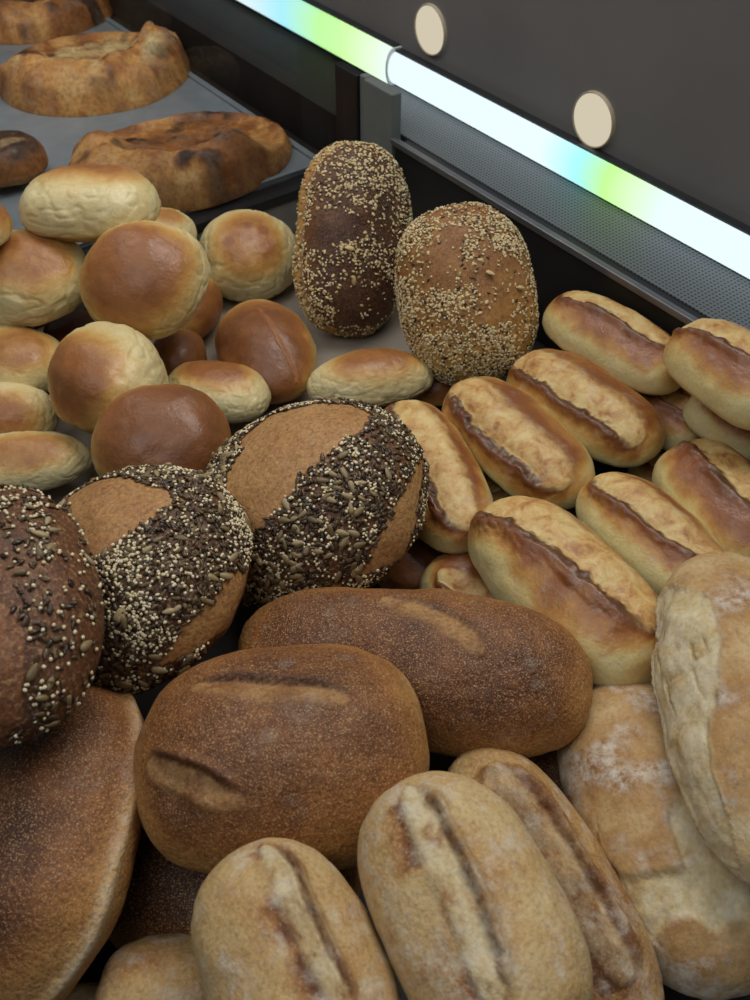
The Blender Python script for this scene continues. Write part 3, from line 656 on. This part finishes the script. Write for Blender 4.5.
boxes('tray_base', [(TA, TB, -1.0, -.018, TZ, TZ + .004)], m_tray, .001, tr)
boxes('tray_rim', [(TA, TB, -.026, -.018, TZ + .004, TZ + .008), (TB - .006, TB, -1.0, -.026, TZ + .004, TZ + .008), (TA, TA + .006, -1.0, -.026, TZ + .004, TZ + .008)], m_tray, .001, tr)

# light strip: two tubes end to end
def light_strip(name, s0, s1, stops, label, strength, cap, zc, hh):
    root = bpy.data.objects.new(name, None); COL.objects.link(root); root.matrix_world = CASE @ Matrix.Translation((s0, 0, 0))
    tag(root, label, 'light')
    L = s1 - s0
    prof = []
    for k in range(13):
        a = -math.pi / 2 + math.pi * k / 12
        prof.append((.095 - .011 * math.cos(a), zc + hh * math.sin(a)))
    prism('diffuser', prof, 0, L, emit_mat(name + '_glow', stops, 0, L, strength), root, True)
    prism('housing', [(.095, zc - hh - .002), (.105, zc - hh - .002), (.105, zc + hh + .002), (.095, zc + hh + .002)], 0, L, m_dsteel, root)
    if cap: prism('end_cap', [(q - .0008, z) for q, z in prof] + [(.105, zc + hh), (.105, zc - hh)], L, L + .003, m_cap, root)
    return root
m_cap = simple('milky_end_cap', '#cfdcd6', '#dbe6e0', .4)
W_ = (.80, .93, 1.0, 1)
light_strip('light_strip', -1.1, -.129, [(0, W_), (.66, W_), (.76, (.42, .88, 1, 1)), (.85, (.55, 1, .35, 1)), (.91, (.62, 1, .40, 1)), (.97, (.78, 1, .7, 1)), (1, (.8, .95, .9, 1))],
            'far section of glowing white light strip, green tinted at its end', 1.08, True, .1385, .0225)
light_strip('light_strip', -.125, 1.3, [(0, W_), (.185, W_), (.222, (.40, .92, .95, 1)), (.250, (.55, 1, .3, 1)), (.275, (.72, 1, .6, 1)), (.305, W_), (1, W_)],
            'near section of glowing white light strip with a cyan and green patch', 1.08, False, .139, .0185)

# round lamps set in the panel
def lamp(s, z, r, label):
    root = bpy.data.objects.new('round_lamp', None); COL.objects.link(root); root.matrix_world = CASE @ Matrix.Translation((s, .105, z))
    tag(root, label, 'lamp')
    n = 40
    V = [(0, -.0035, 0)] + [(r * .93 * math.cos(2 * math.pi * k / n), -.003, r * .93 * math.sin(2 * math.pi * k / n)) for k in range(n)]
    mesh_obj('lens', V, [(0, 1 + k, 1 + (k + 1) % n) for k in range(n)], m_lens, parent=root)
    V = []; F = []
    for k in range(n):
        a = 2 * math.pi * k / n
        for (rr, y) in ((r * .93, -.003), (r * .97, -.0045), (r, -.003), (r, 0)): V.append((rr * math.cos(a), y, rr * math.sin(a)))
    for k in range(n):
        for j in range(3):
            F.append((4 * k + j, 4 * k + j + 1, 4 * ((k + 1) % n) + j + 1, 4 * ((k + 1) % n) + j))
    mesh_obj('bezel', V, F, m_bez, parent=root)
tl = NT('warm_lamp_lens'); e_ = tl.n('ShaderNodeEmission'); e_.inputs[0].default_value = lin('#d3c8b0'); e_.inputs[1].default_value = 1.0; tl.l(e_.outputs[0], tl.out.inputs[0]); m_lens = tl.m
m_bez = simple('cream_lamp_bezel', '#b3a68c', '#bdb096', .4)
LAMPS = [(-0.0714, 0.1963), (0.1878, 0.1857)]
lamp(LAMPS[0][0], LAMPS[0][1], .0275, 'small round cream lamp on dark panel, nearer the glass pane')
lamp(LAMPS[1][0], LAMPS[1][1], .0275, 'round cream lamp on dark panel above the green patch of strip')

# flatbreads behind the glass
def flatbread(name, x, y, ra, rb, seed, arc, thick, label, torn=0):
    nr, na = 40, 120; V = []; 
    rad = np.concatenate([np.linspace(0, 1, nr), [1.0]])
    a = np.linspace(0, 2 * math.pi, na, endpoint=False)
    RR, AA = np.meshgrid(rad, a, indexing='ij'); RR = RR.ravel(); AA = AA.ravel()
    base = np.stack([RR * np.cos(AA), RR * np.sin(AA), np.zeros_like(RR)], 1)
    wob = 1 + .045 * noise(np.stack([np.cos(AA), np.sin(AA), 0 * AA], 1), 1.7, seed)
    da = np.abs((AA - arc + math.pi) % (2 * math.pi) - math.pi)
    cres = sm(2.15, 1.1, da)
    nl = fbm(base, 3.0, seed + 1, 3); nh = fbm(base, 9.0, seed + 2, 3)
    ringw = .33 + .05 * nl
    ring = np.clip(1 - ((RR - .68) / ringw) ** 2, 0, 1) ** .8
    edge_r = sm(.9, 1.0, RR)
    z = .012 + thick * ring * cres * (1 + .25 * nl) + .006 * (1 - cres) * np.exp(-((RR - .93) / .06) ** 2) + .003 * nh
    z = z * (1 - edge_r ** 3) + .004 * edge_r
    z[-na:] = 0.0
    ea = base[:, 0] * DT[0] + base[:, 1] * DT[1]; eb = base[:, 0] * DS[0] + base[:, 1] * DS[1]
    xy = (ea * ra * wob)[:, None] * DT + (eb * rb * wob)[:, None] * DS
    slash = torn * sm(-.1, .2, fbm(base, 3.5, seed + 6, 2)) * sm(.2, .5, RR) * sm(.95, .6, RR + .15 * nl)
    z = z + torn * (.030 * np.exp(-(((base[:, 0] - .62) / .24) ** 2 + ((base[:, 1] - .35) / .30) ** 2)) + .012 * np.exp(-(((base[:, 0] - .1) / .10) ** 2 + ((base[:, 1] + .2) / .15) ** 2))) * (1 + .5 * nh)
    z[-na:] = 0.0
    pts = np.stack([xy[:, 0], xy[:, 1], z], 1)
    F = []
    n2 = len(rad)
    for i in range(n2 - 1):
        for j in range(na):
            F.append((i * na + j, (i + 1) * na + j, (i + 1) * na + (j + 1) % na, i * na + (j + 1) % na))
    F = np.array(F, np.int32)
    bake = .30 + .35 * sm(-.1, .5, nl) + .28 * (1 - cres) * sm(.9, .5, RR) + .2 * nh
    bake = bake + .7 * sm(.3, .6, fbm(base, 5.0, seed + 5, 2))
    edge = .8 * sm(.42, .62, fbm(base, 4.2, seed + 7, 2)) * ring
    o = mesh_obj(name, pts, F, M['pide'], dict(bake=np.clip(bake, 0, 1), slash=np.clip(slash, 0, 1), edge=np.clip(edge, 0, 1), flour=.15 * sm(0, .5, nh)))
    o.location = (x, y, TZ + .0042); return tag(o, label, 'flatbread', 'round flatbreads on the baking tray')
flatbread('flatbread', -.233, 1.130, .140, .106, 5, -1.75, .043, 'puffed flatbread nearest the glass with a shadowed hollow back')
flatbread('flatbread', -.388, 1.394, .133, .125, 9, -1.3, .046, 'torn puffed flatbread in the middle of the baking tray', 1.0)
flatbread('flatbread', -.530, 1.630, .118, .118, 13, -1.4, .032, 'golden flatbread at the top left corner, farthest back')
def dark_loaf():
    Q, F, at, A, bald, P = bread_shape('PD', 'batard', (.052, .042, .036), 0, {'slash': [(-.7, -.5, .6, -.3, .006, .8, .8, 2.5, 1, .3)]}, 36, 77)
    at['bake'] = np.clip(at['bake'] + .25, 0, 1)
    o = mesh_obj('dark_flatbread', Q, F, M['pide'], at); o.matrix_world = Matrix.Translation((-.432, 1.094, TZ + .024)) @ Matrix.Rotation(.6, 4, 'Z')
    tag(o, 'dark brown bread half hidden at left edge behind the glass', 'bread')
dark_loaf()


# ------------------------------------------------------------------ light, world, camera
def area(name, loc, target, size, size_y, energy, col):
    l = bpy.data.lights.new(name, 'AREA'); l.shape = 'RECTANGLE'; l.size = size; l.size_y = size_y; l.energy = energy; l.color = col
    o = bpy.data.objects.new(name, l); COL.objects.link(o); o.location = loc
    o.rotation_euler = (Vector(target) - Vector(loc)).to_track_quat('-Z', 'Y').to_euler(); return o
area('case_light', (.30, .95, 1.15), (.02, .55, 0), 1.1, .35, 10, (1.0, .97, .92))
area('room_light', (-.5, .05, 1.5), (0, .7, 0), 1.2, 1.0, 7.5, (.96, .98, 1.0))
area('tray_fill', (-.55, 1.15, .75), (-.33, 1.28, .06), .5, .15, 1.4, (1.0, .95, .88))  # unseen fill, added to brighten the flatbread compartment
w = bpy.data.worlds.new('world'); SC.world = w; w.use_nodes = True
w.node_tree.nodes['Background'].inputs[0].default_value = (.75, .82, .9, 1); w.node_tree.nodes['Background'].inputs[1].default_value = .12


cam = bpy.data.cameras.new('camera'); co = bpy.data.objects.new('camera', cam); COL.objects.link(co)
co.location = (0, 0, .62); co.rotation_euler = (math.radians(45), 0, 0)
cam.sensor_fit = 'VERTICAL'; cam.sensor_height = 24; cam.lens = 24.0; cam.clip_start = .02
cam.dof.use_dof = True; cam.dof.focus_distance = .72; cam.dof.aperture_fstop = 9
SC.camera = co
bpy.context.view_layer.update()
TURN = Matrix(((DS[0], DS[1], 0, 0), (DT[0], DT[1], 0, 0), (0, 0, 1, 0), (0, 0, 0, 1)))
for o in list(SC.objects):      # the case walls along the world axes
    if o.parent is None: o.matrix_world = TURN @ o.matrix_world
SC.view_settings.view_transform = 'Standard'; SC.view_settings.look = 'None'; SC.view_settings.exposure = 0.0
